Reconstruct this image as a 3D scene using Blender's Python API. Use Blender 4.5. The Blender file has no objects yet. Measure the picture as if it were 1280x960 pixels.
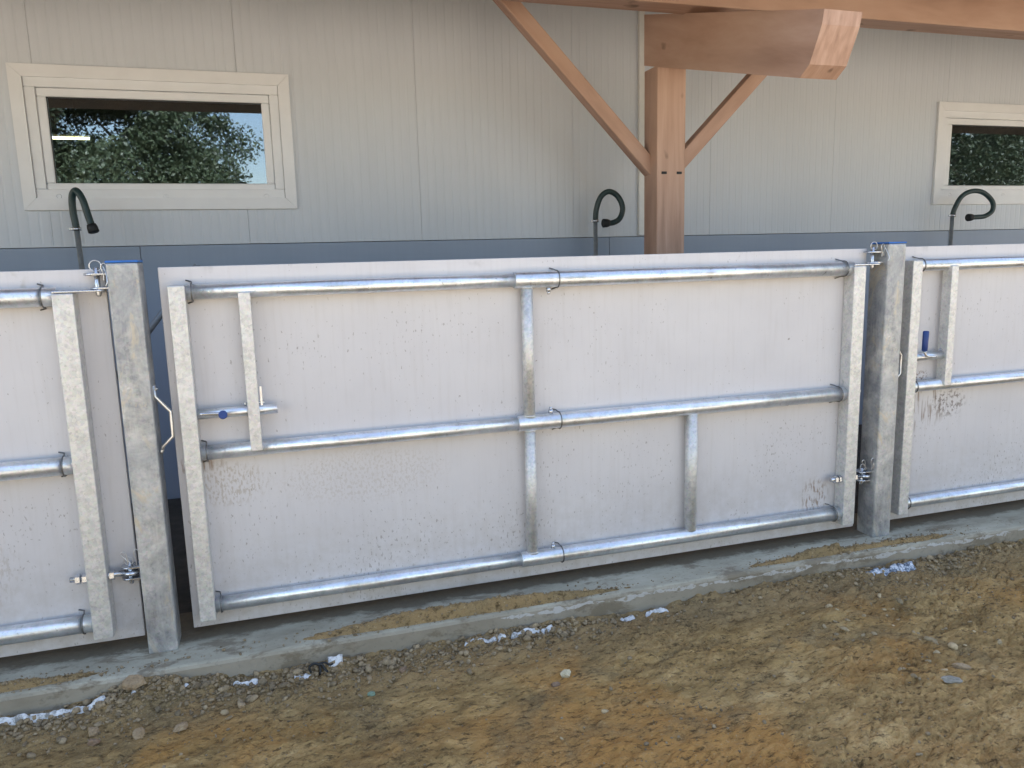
import bpy, bmesh, math, random
import numpy as np
from mathutils import Vector, Matrix, noise
R = math.radians
PI = math.pi
S = bpy.context.scene
C = S.collection
random.seed(7)
rng = np.random.default_rng(11)

# ------------------------------------------------------------------ camera
cam_d = bpy.data.cameras.new("camera"); cam = bpy.data.objects.new("camera", cam_d); C.objects.link(cam)
yaw, pitch, roll = 0.2976, 0.1653, -0.0263
fw = Vector((math.sin(yaw)*math.cos(pitch), math.cos(yaw)*math.cos(pitch), -math.sin(pitch)))
rt = Vector((math.cos(yaw), -math.sin(yaw), 0)); up = rt.cross(fw)
r2 = math.cos(roll)*rt + math.sin(roll)*up; u2 = -math.sin(roll)*rt + math.cos(roll)*up
cam.matrix_world = Matrix(((r2.x, u2.x, -fw.x, 0), (r2.y, u2.y, -fw.y, 0), (r2.z, u2.z, -fw.z, 1.5), (0, 0, 0, 1)))
cam_d.sensor_width = 36; cam_d.lens = 952.17/1280*36
cam_d.clip_start = 0.05; cam_d.clip_end = 1000
S.camera = cam
# ------------------------------------------------------------------ world + sun
SUN_EL, SUN_AZ = R(50), R(22)       # the sun stands behind the barn (azimuth from +Y towards +X)
w = bpy.data.worlds.new("World"); S.world = w; w.use_nodes = True
nt = w.node_tree; bg = nt.nodes['Background']
sky = nt.nodes.new('ShaderNodeTexSky'); sky.sky_type = 'NISHITA'; sky.sun_disc = False
sky.sun_elevation = SUN_EL; sky.sun_rotation = SUN_AZ; sky.dust_density = 1.5; sky.ozone_density = 1.2
wb = nt.nodes.new('ShaderNodeMix'); wb.data_type = 'RGBA'; wb.blend_type = 'MULTIPLY'; wb.inputs[0].default_value = 1
wb.inputs[7].default_value = (1.14, 1.0, .88, 1)      # the photograph's warm white balance
nt.links.new(sky.outputs[0], wb.inputs[6]); nt.links.new(wb.outputs[2], bg.inputs[0]); bg.inputs[1].default_value = 0.15
sd = bpy.data.lights.new("sun", 'SUN'); sd.energy = 5.0; sd.angle = R(0.5); sd.color = (1, .96, .90)
sun = bpy.data.objects.new("sun", sd); C.objects.link(sun)
dirv = Vector((math.sin(SUN_AZ)*math.cos(SUN_EL), math.cos(SUN_AZ)*math.cos(SUN_EL), math.sin(SUN_EL)))
sun.rotation_euler = dirv.to_track_quat('Z', 'Y').to_euler(); sun.location = (3, 20, 20)
vs = S.view_settings; vs.view_transform = 'Standard'; vs.look = 'None'; vs.exposure = 1.95; vs.gamma = 1
vs.use_curve_mapping = False
S.render.engine = 'CYCLES'
S.cycles.max_bounces = 8; S.cycles.diffuse_bounces = 5; S.cycles.glossy_bounces = 4

# ------------------------------------------------------------------ materials
def mat(name):
    m = bpy.data.materials.new(name); m.use_nodes = True
    return m, m.node_tree.nodes, m.node_tree.links, m.node_tree.nodes['Principled BSDF']
def N(nodes, t, **k):
    n = nodes.new(t)
    for a, b in k.items(): setattr(n, a, b)
    return n
def tex(nodes, links, scale, detail=4, rough=.55, vec=None, stretch=None, kind='Object', dist=0):
    tc = N(nodes, 'ShaderNodeTexCoord'); mp = N(nodes, 'ShaderNodeMapping')
    links.new(vec or tc.outputs[kind], mp.inputs[0])
    if stretch: mp.inputs['Scale'].default_value = stretch
    n = N(nodes, 'ShaderNodeTexNoise'); n.inputs['Scale'].default_value = scale
    n.inputs['Detail'].default_value = detail; n.inputs['Roughness'].default_value = rough
    n.inputs['Distortion'].default_value = dist
    links.new(mp.outputs[0], n.inputs['Vector'])
    return n.outputs['Fac']
def ramp(nodes, links, fac, stops, interp='LINEAR'):
    r = N(nodes, 'ShaderNodeValToRGB'); r.color_ramp.interpolation = interp
    el = r.color_ramp.elements
    while len(el) > len(stops): el.remove(el[-1])
    while len(el) < len(stops): el.new(0.5)
    for e, (p, c) in zip(el, stops):
        e.position = p
        e.color = (c, c, c, 1) if isinstance(c, (int, float)) else (*c, 1)
    links.new(fac, r.inputs[0]); return r.outputs[0]
def mix(nodes, links, fac, a, b, mode='MIX'):
    m = N(nodes, 'ShaderNodeMix', data_type='RGBA', blend_type=mode)
    for s, v in ((m.inputs[0], fac), (m.inputs[6], a), (m.inputs[7], b)):
        if isinstance(v, tuple): s.default_value = (*v, 1)
        elif isinstance(v, (int, float)): s.default_value = v
        else: links.new(v, s)
    return m.outputs[2]
def math_(nodes, links, op, a, b=None, c=None):
    m = N(nodes, 'ShaderNodeMath', operation=op)
    for i, v in enumerate((a, b, c)):
        if v is None: continue
        if isinstance(v, (int, float)): m.inputs[i].default_value = v
        else: links.new(v, m.inputs[i])
    return m.outputs[0]
def bump(nodes, links, bs, h, strength, dist):
    b = N(nodes, 'ShaderNodeBump'); b.inputs['Strength'].default_value = strength; b.inputs['Distance'].default_value = dist
    links.new(h, b.inputs['Height']); links.new(b.outputs[0], bs.inputs['Normal']); return b

def galv(name, lo=(.36,.38,.40), hi=(.66,.66,.64), rough=.38, metal=.75, stain=.35, scale=16):
    m, n, l, b = mat(name)
    f1 = tex(n, l, scale, 6, .65, dist=.6)
    f2 = tex(n, l, scale*5, 3, .6)
    tc = N(n, 'ShaderNodeTexCoord'); v = N(n, 'ShaderNodeTexVoronoi'); v.inputs['Scale'].default_value = 110
    l.new(tc.outputs['Object'], v.inputs['Vector'])
    base = ramp(n, l, f1, [(.3, lo), (.7, hi)])
    sp = mix(n, l, .2, base, v.outputs['Color'], 'OVERLAY')
    hs = N(n, 'ShaderNodeHueSaturation'); hs.inputs['Saturation'].default_value = .25; l.new(sp, hs.inputs['Color'])
    st = ramp(n, l, tex(n, l, 7, 5, .7, dist=1.2), [(.5, 0.0), (.68, 1.0)])
    st = math_(n, l, 'MULTIPLY', st, stain)
    col = mix(n, l, st, hs.outputs[0], (.60, .57, .50))
    sc = ramp(n, l, f2, [(.30, 1.0), (.36, 0.0)])
    col = mix(n, l, math_(n, l, 'MULTIPLY', sc, .35), col, (.16, .165, .17))
    l.new(col, b.inputs['Base Color'])
    mt = math_(n, l, 'MULTIPLY_ADD', st, -.7, metal); l.new(mt, b.inputs['Metallic'])
    rg = math_(n, l, 'MULTIPLY_ADD', f1, .3, rough-.12); l.new(rg, b.inputs['Roughness'])
    bump(n, l, b, mix(n, l, .5, f1, f2), .5, .003)
    return m
M = {}
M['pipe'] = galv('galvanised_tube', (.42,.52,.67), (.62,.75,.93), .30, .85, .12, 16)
M['stile'] = galv('galvanised_box_steel', (.50,.48,.43), (.74,.685,.57), .46, .55, .3, 34)
M['post'] = galv('weathered_zinc_post', (.19,.205,.235), (.63,.60,.53), .48, .55, .75, 9)
pn, pl_, pb = M['post'].node_tree.nodes, M['post'].node_tree.links, M['post'].node_tree.nodes['Principled BSDF']
src_ = pb.inputs['Base Color'].links[0].from_socket
s1 = ramp(pn, pl_, tex(pn, pl_, 24, 5, .7, stretch=(1, 1, .12), dist=.6), [(.42, 0.), (.62, 1.)])
s2 = ramp(pn, pl_, tex(pn, pl_, 3.2, 5, .7, dist=.8), [(.42, 0.), (.6, 1.)])
c_ = mix(pn, pl_, math_(pn, pl_, 'MULTIPLY', s1, .45), src_, (.66, .66, .63))
c_ = mix(pn, pl_, math_(pn, pl_, 'MULTIPLY', s2, .5), c_, (.17, .19, .23))
sx_ = ramp(pn, pl_, tex(pn, pl_, 6, 5, .75, stretch=(1, 1, .6), dist=1.5), [(.54, 0.), (.62, 1.)])
c_ = mix(pn, pl_, math_(pn, pl_, 'MULTIPLY', sx_, .6), c_, (.58, .50, .36))
pl_.new(c_, pb.inputs['Base Color'])
def simple(name, col, rough=.5, metal=0., var=.25, scale=30, bumpy=0):
    m, n, l, b = mat(name)
    f = tex(n, l, scale, 4, .6)
    d = tuple(c*(1-var) for c in col)
    l.new(ramp(n, l, f, [(.3, d), (.7, col)]), b.inputs['Base Color'])
    b.inputs['Roughness'].default_value = rough; b.inputs['Metallic'].default_value = metal
    if bumpy: bump(n, l, b, f, bumpy, .003)
    return m
M['bolt'] = simple('zinc_bolt', (.68,.70,.74), .25, .9)
M['wire'] = simple('dark_wire', (.20,.20,.20), .45, .8)
M['bright_wire'] = simple('bright_wire', (.7,.7,.7), .3, .9)
M['blue'] = simple('blue_plastic', (.02,.10,.42), .4, 0, .2)
M['navy'] = simple('navy_plastic', (.012,.045,.20), .45, 0, .2)
M['cap'] = simple('blue_cap_plastic', (.03,.16,.52), .4, 0, .2)
M['hose'] = simple('green_hose', (.022,.05,.052), .42, 0, .35, 40, .3)
M['nozzle'] = simple('black_rubber', (.012,.014,.016), .6)
M['standpipe'] = simple('grey_pipe', (.30,.33,.35), .4, .4)
M['frame'] = simple('window_plastic', (.80,.81,.83), .35, 0, .06, 6)
M['gasket'] = simple('gasket', (.03,.03,.03), .6)
M['whitestrip'] = simple('white_trunking', (.72,.72,.70), .4, 0, .06)
M['interior'] = simple('interior_grey', (.06,.06,.055), .9)
M['bark'] = simple('bark', (.11,.085,.06), .9, 0, .5, 20, .5)
M['decking'] = simple('roof_boards', (.30,.19,.12), .7, 0, .3, 8)

# leaves
m, n, l, b = mat('leaves')
oi = N(n, 'ShaderNodeTexCoord'); f = tex(n, l, 1.2, 3); f9 = tex(n, l, 9, 2)
l.new(ramp(n, l, mix(n, l, .5, f, f9), [(.35, (.025,.040,.02)), (.5, (.05,.072,.036)), (.65, (.10,.125,.065))]), b.inputs['Base Color'])
b.inputs['Roughness'].default_value = .5; M['leaf'] = m

# cladding
def cladding(name, c1, c2, ribs):
    m, n, l, b = mat(name)
    f = tex(n, l, 1.3, 4, .6, stretch=(1, 1, .35)); f2 = tex(n, l, 40, 2, .5, stretch=(1, 1, .03))
    col = ramp(n, l, f, [(.3, c1), (.7, c2)])
    col = mix(n, l, math_(n, l, 'MULTIPLY', ramp(n, l, f2, [(.35, 0.), (.7, 1.)]), .12), col, tuple(x*.82 for x in c1))
    l.new(col, b.inputs['Base Color']); b.inputs['Roughness'].default_value = .42
    tc = N(n, 'ShaderNodeTexCoord'); sx = N(n, 'ShaderNodeSeparateXYZ'); l.new(tc.outputs['Object'], sx.inputs[0])
    if ribs:
        s = math_(n, l, 'SINE', math_(n, l, 'MULTIPLY', sx.outputs[0], 2*PI/.05))
        s = ramp(n, l, math_(n, l, 'MULTIPLY_ADD', s, .5, .5), [(.0, 0.), (.25, 1.)])
        bump(n, l, b, mix(n, l, .06, s, f2), .42, .004)
    return m
M['clad'] = cladding('wall_cladding', (.57,.605,.655), (.635,.67,.72), True)
M['plinth'] = cladding('plinth_boards', (.27,.325,.42), (.30,.355,.45), False)

# timber : grain runs along local Z
m, n, l, b = mat('stained_timber')
g = tex(n, l, 26, 5, .6, stretch=(1, .22, .05), dist=.3); g2 = tex(n, l, 3, 3, .5, stretch=(1, 1, .35)); kn = tex(n, l, 9, 2, .5, stretch=(1, 1, .5))
c = ramp(n, l, g, [(.28, (.29,.165,.115)), (.5, (.43,.265,.19)), (.72, (.54,.36,.275))])
c = mix(n, l, ramp(n, l, g2, [(.35, 0.), (.7, .6)]), c, (.54,.365,.275))
c = mix(n, l, ramp(n, l, kn, [(.24, .8), (.30, 0.)]), c, (.10,.05,.03))
l.new(c, b.inputs['Base Color']); b.inputs['Roughness'].default_value = .6
bump(n, l, b, g, .3, .003); M['timber'] = m

# gate boards: off-white plastic with dirt speckle; extra world-placed wear on the middle one
def panel_mat(name, spots):
    m, n, l, b = mat(name)
    tc = N(n, 'ShaderNodeTexCoord'); sx = N(n, 'ShaderNodeSeparateXYZ'); l.new(tc.outputs['Object'], sx.inputs[0])
    big = tex(n, l, 2.2, 4, .6)
    col = ramp(n, l, big, [(.3, (.565,.54,.54)), (.7, (.625,.60,.595))])
    # fine vertical water streaks
    stv = tex(n, l, 55, 3, .6, stretch=(1, 1, .07)); col = mix(n, l, math_(n, l, 'MULTIPLY', ramp(n, l, stv, [(.5, 0.), (.72, 1.)]), .16), col, (.42,.38,.34))
    # speckles, denser near the bottom and under the middle rail
    sp = tex(n, l, 120, 2, .5, stretch=(1, 1, .45)); area = tex(n, l, 2.6, 3, .6)
    low = math_(n, l, 'MULTIPLY_ADD', sx.outputs[2], -.05, .055)
    th = math_(n, l, 'ADD', math_(n, l, 'ADD', sp, low), math_(n, l, 'MULTIPLY', area, .34))
    sm = ramp(n, l, th, [(.865, 0.), (.91, .7)])
    col = mix(n, l, math_(n, l, 'MULTIPLY', sm, .75), col, (.17,.135,.10))
    sp2 = tex(n, l, 38, 1, .5); col = mix(n, l, ramp(n, l, sp2, [(.80, 0.), (.815, .6)]), col, (.16,.11,.08))
    # splash dirt along the lower edge
    lo2 = math_(n, l, 'ADD', math_(n, l, 'MULTIPLY', sx.outputs[2], -2.2), 1.0)
    lo2 = math_(n, l, 'MULTIPLY', math_(n, l, 'MAXIMUM', lo2, 0.), math_(n, l, 'MULTIPLY_ADD', tex(n, l, 18, 4, .7), 1.6, -.45))
    N_ = ramp(n, l, lo2, [(.05, 0.), (.9, .75)])
    col = mix(n, l, N_, col, (.36,.31,.25))
    # dirty smudges on the top edge
    te = math_(n, l, 'MULTIPLY_ADD', sx.outputs[2], 18., -18.*1.235)
    te = math_(n, l, 'MULTIPLY', math_(n, l, 'MAXIMUM', te, 0.), math_(n, l, 'MULTIPLY_ADD', tex(n, l, 5, 4, .7), 4., -2.2))
    col = mix(n, l, ramp(n, l, te, [(.05, 0.), (.6, .6)]), col, (.22,.20,.17))
    for (x0, z0, rx, rz, cc, sc, stz) in spots:
        dx = math_(n, l, 'DIVIDE', math_(n, l, 'SUBTRACT', sx.outputs[0], x0), rx)
        dz = math_(n, l, 'DIVIDE', math_(n, l, 'SUBTRACT', sx.outputs[2], z0), rz)
        d = math_(n, l, 'ADD', math_(n, l, 'MULTIPLY', dx, dx), math_(n, l, 'MULTIPLY', dz, dz))
        k = ramp(n, l, d, [(.3, 1.), (1., 0.)])
        t = ramp(n, l, tex(n, l, sc, 3, .6, stretch=(1, 1, stz)), [(.50, 0.), (.58, 1.)])
        col = mix(n, l, math_(n, l, 'MULTIPLY', math_(n, l, 'MULTIPLY', k, t), .75), col, cc)
    l.new(col, b.inputs['Base Color']); b.inputs['Roughness'].default_value = .48
    bump(n, l, b, mix(n, l, .5, tex(n, l, 260, 2), big), .10, .001)
    return m
M['panel_c'] = panel_mat('gate_board', [(2.655, .175, .085, .095, (.22,.14,.08), 85, .28), (.16, .52, .16, .09, (.42,.36,.30), 120, .4), (.05, .60, .12, .03, (.28,.19,.13), 50, .2), (.64, .50, .35, .12, (.50,.46,.43), 110, .7)])
M['panel_r'] = panel_mat('gate_board_streaked', [(.17, .55, .20, .14, (.22,.15,.10), 45, .12), (.15, .685, .09, .035, (.16,.09,.05), 70, 1), (.35, .55, .12, .08, (.14,.11,.09), 55, .8)])
M['panel_l'] = panel_mat('gate_board_smudged', [(2.55, 1.24, .12, .07, (.35,.30,.22), 9, 1), (2.3, .30, .25, .2, (.42,.37,.32), 80, .4)])

# soil
def soil_mat(name):
    m, n, l, b = mat(name)
    g = N(n, 'ShaderNodeNewGeometry'); P_ = g.outputs['Position']
    rotm = N(n, 'ShaderNodeMapping'); l.new(P_, rotm.inputs[0]); rotm.inputs['Rotation'].default_value = (0, 0, R(-28)); rotm.inputs['Scale'].default_value = (1, 2.6, 1)
    a1 = tex(n, l, 1.7, 5, .6, P_, dist=.5); a2 = tex(n, l, 4.2, 6, .7, rotm.outputs[0], dist=.7); a3 = tex(n, l, 26, 7, .72, rotm.outputs[0]); a4 = tex(n, l, 110, 4, .65, P_)
    col = ramp(n, l, a2, [(.30, (.21,.145,.07)), (.44, (.34,.245,.12)), (.56, (.50,.365,.185)), (.68, (.64,.50,.29))])
    col = mix(n, l, ramp(n, l, a1, [(.46, 0.), (.62, .75)]), col, (.50,.285,.10))
    sx = N(n, 'ShaderNodeSeparateXYZ'); l.new(P_, sx.inputs[0])
    # greyer gravelly dust near the kerb and dark damp patches
    kd = ramp(n, l, math_(n, l, 'ADD', math_(n, l, 'MULTIPLY_ADD', sx.outputs[1], 2.6, -5.85), math_(n, l, 'MULTIPLY', a2, .6)), [(.35, 0.), (.9, .85)])
    col = mix(n, l, kd, col, (.32,.25,.155))
    a5 = tex(n, l, 2.6, 5, .65, P_, dist=.9)
    col = mix(n, l, ramp(n, l, a5, [(.52, 0.), (.66, .6)]), col, (.24,.205,.135))
    col = mix(n, l, ramp(n, l, a3, [(.36, .85), (.48, 0.)]), col, (.07,.05,.03))
    col = mix(n, l, ramp(n, l, a3, [(.58, 0.), (.72, .6)]), col, (.38,.32,.22))
    col = mix(n, l, ramp(n, l, a4, [(.28, .5), (.40, 0.)]), col, (.05,.04,.028))
    col = mix(n, l, ramp(n, l, a4, [(.60, 0.), (.70, .6)]), col, (.55,.47,.33))
    vo = N(n, 'ShaderNodeTexVoronoi', feature='DISTANCE_TO_EDGE'); vo.inputs['Scale'].default_value = 17; vo.inputs['Randomness'].default_value = 1
    wm = N(n, 'ShaderNodeMix', data_type='VECTOR'); wm.inputs[0].default_value = .30
    nz = N(n, 'ShaderNodeTexNoise'); nz.inputs['Scale'].default_value = 9; nz.inputs['Detail'].default_value = 5; l.new(P_, nz.inputs['Vector'])
    l.new(rotm.outputs[0], wm.inputs[4]); l.new(nz.outputs['Color'], wm.inputs[5]); l.new(wm.outputs[1], vo.inputs['Vector'])
    ck = ramp(n, l, vo.outputs['Distance'], [(.0, 1.), (.07, 0.)])
    ck = math_(n, l, 'MULTIPLY', ck, ramp(n, l, a5, [(.50, 0.), (.62, .45)]))
    col = mix(n, l, ck, col, (.09,.065,.04))
    col = mix(n, l, 1., col, (1.06, .96, .78), 'MULTIPLY')
    # unseen ground out of frame, made paler and greyer to steer its bounce light
    bounce_tint = ramp(n, l, math_(n, l, 'MULTIPLY_ADD', sx.outputs[1], -1., 1.4), [(.55, 0.), (.95, 1.)])
    col = mix(n, l, bounce_tint, col, mix(n, l, a3, (.36,.315,.245), (.52,.455,.36)))
    l.new(col, b.inputs['Base Color']); b.inputs['Roughness'].default_value = .95
    b.inputs['Specular IOR Level'].default_value = .2
    bump(n, l, b, mix(n, l, .35, a3, a4), 1., .022)
    return m
M['soil'] = soil_mat('bare_soil')
def rock_mat(name, a, bb):
    m, n, l, b = mat(name)
    g = N(n, 'ShaderNodeNewGeometry')
    f = tex(n, l, 22, 3, .6, g.outputs['Position']); f2 = tex(n, l, 160, 4, .6, g.outputs['Position'])
    col = ramp(n, l, f, [(.3, a), (.7, bb)])
    ri = ramp(n, l, g.outputs['Random Per Island'], [(0., .72), (1., 1.25)])
    col = mix(n, l, 1., col, ri, 'MULTIPLY'); col = mix(n, l, ramp(n, l, f2, [(.3, .4), (.5, 0.)]), col, (.08,.06,.04))
    l.new(col, b.inputs['Base Color']); b.inputs['Roughness'].default_value = .9
    bump(n, l, b, f2, .5, .002); return m
M['gravel'] = rock_mat('gravel_stone', (.18,.135,.08), (.35,.27,.165))
M['clod'] = rock_mat('clod_earth', (.25,.19,.11), (.50,.39,.23))
M['tan_rock'] = rock_mat('tan_rock', (.24,.17,.10), (.36,.27,.165))
M['pale_rock'] = rock_mat('pale_rock', (.44,.38,.25), (.58,.52,.37))
M['red_rock'] = rock_mat('reddish_rock', (.19,.125,.08), (.25,.17,.11))
M['grey_rock'] = rock_mat('grey_rock', (.20,.19,.16), (.33,.31,.27))
M['green_rock'] = rock_mat('greenish_rock', (.14,.20,.15), (.2,.28,.2))

# kerb concrete
m, n, l, b = mat('kerb_concrete')
g = N(n, 'ShaderNodeNewGeometry'); P_ = g.outputs['Position']; sx = N(n, 'ShaderNodeSeparateXYZ'); l.new(P_, sx.inputs[0])
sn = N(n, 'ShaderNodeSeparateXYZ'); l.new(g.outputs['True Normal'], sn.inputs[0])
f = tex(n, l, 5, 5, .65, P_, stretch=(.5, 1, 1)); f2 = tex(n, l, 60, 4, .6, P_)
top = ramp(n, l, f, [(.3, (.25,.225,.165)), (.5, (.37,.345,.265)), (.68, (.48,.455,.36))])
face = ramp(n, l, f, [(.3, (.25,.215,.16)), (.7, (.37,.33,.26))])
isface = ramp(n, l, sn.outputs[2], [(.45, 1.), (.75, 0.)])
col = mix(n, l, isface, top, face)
dirt = ramp(n, l, tex(n, l, 7, 6, .72, P_, stretch=(.6, 1.3, 1), dist=.3), [(.53, 0.), (.60, .8)])
col = mix(n, l, dirt, col, (.19,.155,.105))
# soil trodden in under the gates
bk = math_(n, l, 'ADD', math_(n, l, 'MULTIPLY_ADD', sx.outputs[1], 9., -25.3), math_(n, l, 'MULTIPLY', tex(n, l, 9, 6, .7, P_, stretch=(.7, 1, 1)), 1.6))
col = mix(n, l, ramp(n, l, bk, [(.25, 0.), (.5, .9)]), col, mix(n, l, f2, (.09,.075,.05), (.17,.14,.095)))
# white plaster smears on the upper part of the face
wz = tex(n, l, 2.6, 4, .7, P_, stretch=(1, 0, 0))
zz = math_(n, l, 'SUBTRACT', sx.outputs[2], math_(n, l, 'MULTIPLY_ADD', wz, .07, .118))
ww = math_(n, l, 'LESS_THAN', math_(n, l, 'ABSOLUTE', zz), math_(n, l, 'MULTIPLY_ADD', tex(n, l, 9, 3, .6, P_, stretch=(1, 0, 0)), .055, -.0215))
xm = math_(n, l, 'GREATER_THAN', math_(n, l, 'ADD', sx.outputs[0], math_(n, l, 'MULTIPLY', tex(n, l, 1.1, 2, .5, P_, stretch=(1, 0, 0)), 1.6)), 1.55)
ww = math_(n, l, 'MULTIPLY', math_(n, l, 'MULTIPLY', ww, xm), math_(n, l, 'MULTIPLY', isface, ramp(n, l, tex(n, l, 45, 4, .7, P_), [(.40, 0.), (.48, 1.)])))
col = mix(n, l, math_(n, l, 'MULTIPLY', ww, .75), col, (.55,.54,.52))
col = mix(n, l, ramp(n, l, f2, [(.3, .35), (.42, 0.)]), col, (.12,.11,.09))
l.new(col, b.inputs['Base Color']); b.inputs['Roughness'].default_value = .85
bump(n, l, b, mix(n, l, .5, f, f2), .5, .006); M['kerb'] = m
M['floor'] = simple('dark_barn_floor', (.075,.07,.06), .9, 0, .5, 12, .5)
# crumpled white sheet / foil
m, n, l, b = mat('white_sheet')
f = tex(n, l, 40, 4, .7)
l.new(ramp(n, l, f, [(.36, (.22,.21,.19)), (.46, (.55,.55,.54)), (.6, (.74,.74,.73))]), b.inputs['Base Color']); b.inputs['Roughness'].default_value = .45
bump(n, l, b, f, .5, .004); M['sheet'] = m
m, n, l, b = mat('foil_sheet')
f = tex(n, l, 60, 4, .7)
l.new(ramp(n, l, f, [(.42, (.06,.08,.11)), (.5, (.30,.34,.40)), (.62, (.68,.70,.74))]), b.inputs['Base Color']); b.inputs['Roughness'].default_value = .35
bump(n, l, b, f, .5, .004); M['foil'] = m
# glass : clear pane that mirrors the sky and trees
m = bpy.data.materials.new('window_glass'); m.use_nodes = True; n = m.node_tree.nodes; l = m.node_tree.links; n.clear()
o_ = n.new('ShaderNodeOutputMaterial'); mx = n.new('ShaderNodeMixShader'); tr = n.new('ShaderNodeBsdfTransparent'); gl = n.new('ShaderNodeBsdfGlossy')
tr.inputs[0].default_value = (.75, .80, .82, 1); gl.inputs[0].default_value = (.78, .89, 1, 1); gl.inputs['Roughness'].default_value = .012
mx.inputs[0].default_value = .15
l.new(tr.outputs[0], mx.inputs[1]); l.new(gl.outputs[0], mx.inputs[2]); l.new(mx.outputs[0], o_.inputs[0]); M['glass'] = m
m, n, l, b = mat('lit_tube'); b.inputs['Emission Color'].default_value = (1, .86, .42, 1); b.inputs['Emission Strength'].default_value = 3.0; M['lamp'] = m

# ------------------------------------------------------------------ mesh helpers
def box(bm, x0, x1, y0, y1, z0, z1, bev=0.):
    r = bmesh.ops.create_cube(bm, size=1)
    for v in r['verts']: v.co = Vector((x0+(v.co.x+.5)*(x1-x0), y0+(v.co.y+.5)*(y1-y0), z0+(v.co.z+.5)*(z1-z0)))
    if bev:
        es = list({e for v in r['verts'] for e in v.link_edges})
        bmesh.ops.bevel(bm, geom=es, offset=bev, segments=2, profile=.5, affect='EDGES')
def tube(bm, pts, rad, seg=16, caps=True, squash=1.):
    pts = [Vector(p) for p in pts]; rings = []; n_ = len(pts)
    rads = rad if isinstance(rad, (list, tuple)) else [rad]*n_
    t0 = (pts[1]-pts[0]).normalized(); ref = Vector((0, 0, 1)) if abs(t0.z) < .9 else Vector((0, 1, 0))
    a = t0.cross(ref).normalized()
    for i, p in enumerate(pts):
        t = (pts[min(i+1, n_-1)]-pts[max(i-1, 0)]).normalized()
        a = (a - t*a.dot(t)).normalized(); c_ = t.cross(a)
        rings.append([bm.verts.new(p+(a*math.cos(2*PI*k/seg)+c_*math.sin(2*PI*k/seg)*squash)*rads[i]) for k in range(seg)])
    for i in range(n_-1):
        for k in range(seg):
            f = bm.faces.new((rings[i][k], rings[i][(k+1) % seg], rings[i+1][(k+1) % seg], rings[i+1][k])); f.smooth = True
    if caps:
        bm.faces.new(rings[0][::-1]); bm.faces.new(rings[-1])
def torus(bm, c, R_, r, axis='Z', seg=28, s2=8, a0=0, a1=2*PI):
    pts = []
    full = abs(a1-a0-2*PI) < 1e-4
    for i in range(seg+1):
        t = a0+(a1-a0)*i/seg
        u, v = R_*math.cos(t), R_*math.sin(t)
        d = {'Z': (u, v, 0), 'X': (0, u, v), 'Y': (u, 0, v)}[axis]
        pts.append((c[0]+d[0], c[1]+d[1], c[2]+d[2]))
    tube(bm, pts, r, s2, caps=not full)
def hexnut(bm, c, r, t):      # axis X
    rr = [[bm.verts.new((c[0]+s*t/2, c[1]+r*math.cos(PI/3*k+.4), c[2]+r*math.sin(PI/3*k+.4))) for k in range(6)] for s in (-1, 1)]
    bm.faces.new(rr[0][::-1]); bm.faces.new(rr[1])
    for k in range(6): bm.faces.new((rr[0][k], rr[0][(k+1) % 6], rr[1][(k+1) % 6], rr[1][k]))
def smooth_pts(P, n_=8):
    P = [Vector(p) for p in P]; out = []
    Q = [P[0]*2-P[1]]+P+[P[-1]*2-P[-2]]
    for i in range(1, len(Q)-2):
        for k in range(n_):
            t = k/n_; p0, p1, p2, p3 = Q[i-1:i+3]
            out.append(.5*((2*p1)+(-p0+p2)*t+(2*p0-5*p1+4*p2-p3)*t*t+(-p0+3*p1-3*p2+p3)*t**3))
    out.append(P[-1]); return out
def obj(name, bm, m, parent=None, loc=None, normals=True):
    if normals: bmesh.ops.recalc_face_normals(bm, faces=bm.faces)
    me = bpy.data.meshes.new(name); bm.to_mesh(me); bm.free()
    if m: me.materials.append(m)
    o = bpy.data.objects.new(name, me); C.objects.link(o)
    if parent: o.parent = parent
    if loc: o.location = loc
    return o
def tag(o, label=None, cat=None, group=None, kind=None):
    for k, v in (('label', label), ('category', cat), ('group', group), ('kind', kind)):
        if v: o[k] = v
    return o
def thing(name, label, cat, loc=(0, 0, 0), group=None):
    o = bpy.data.objects.new(name, None); C.objects.link(o); o.location = loc; o.empty_display_size = .1
    return tag(o, label, cat, group)
def copy_tree(o, parent=None):
    c_ = o.copy(); C.objects.link(c_)
    if parent: c_.parent = parent
    for ch in list(kids.get(o.name, [])): pass
    for ch in [q for q in bpy.data.objects if q.parent == o]: copy_tree(ch, c_)
    return c_
kids = {}
B = bmesh.new

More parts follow.
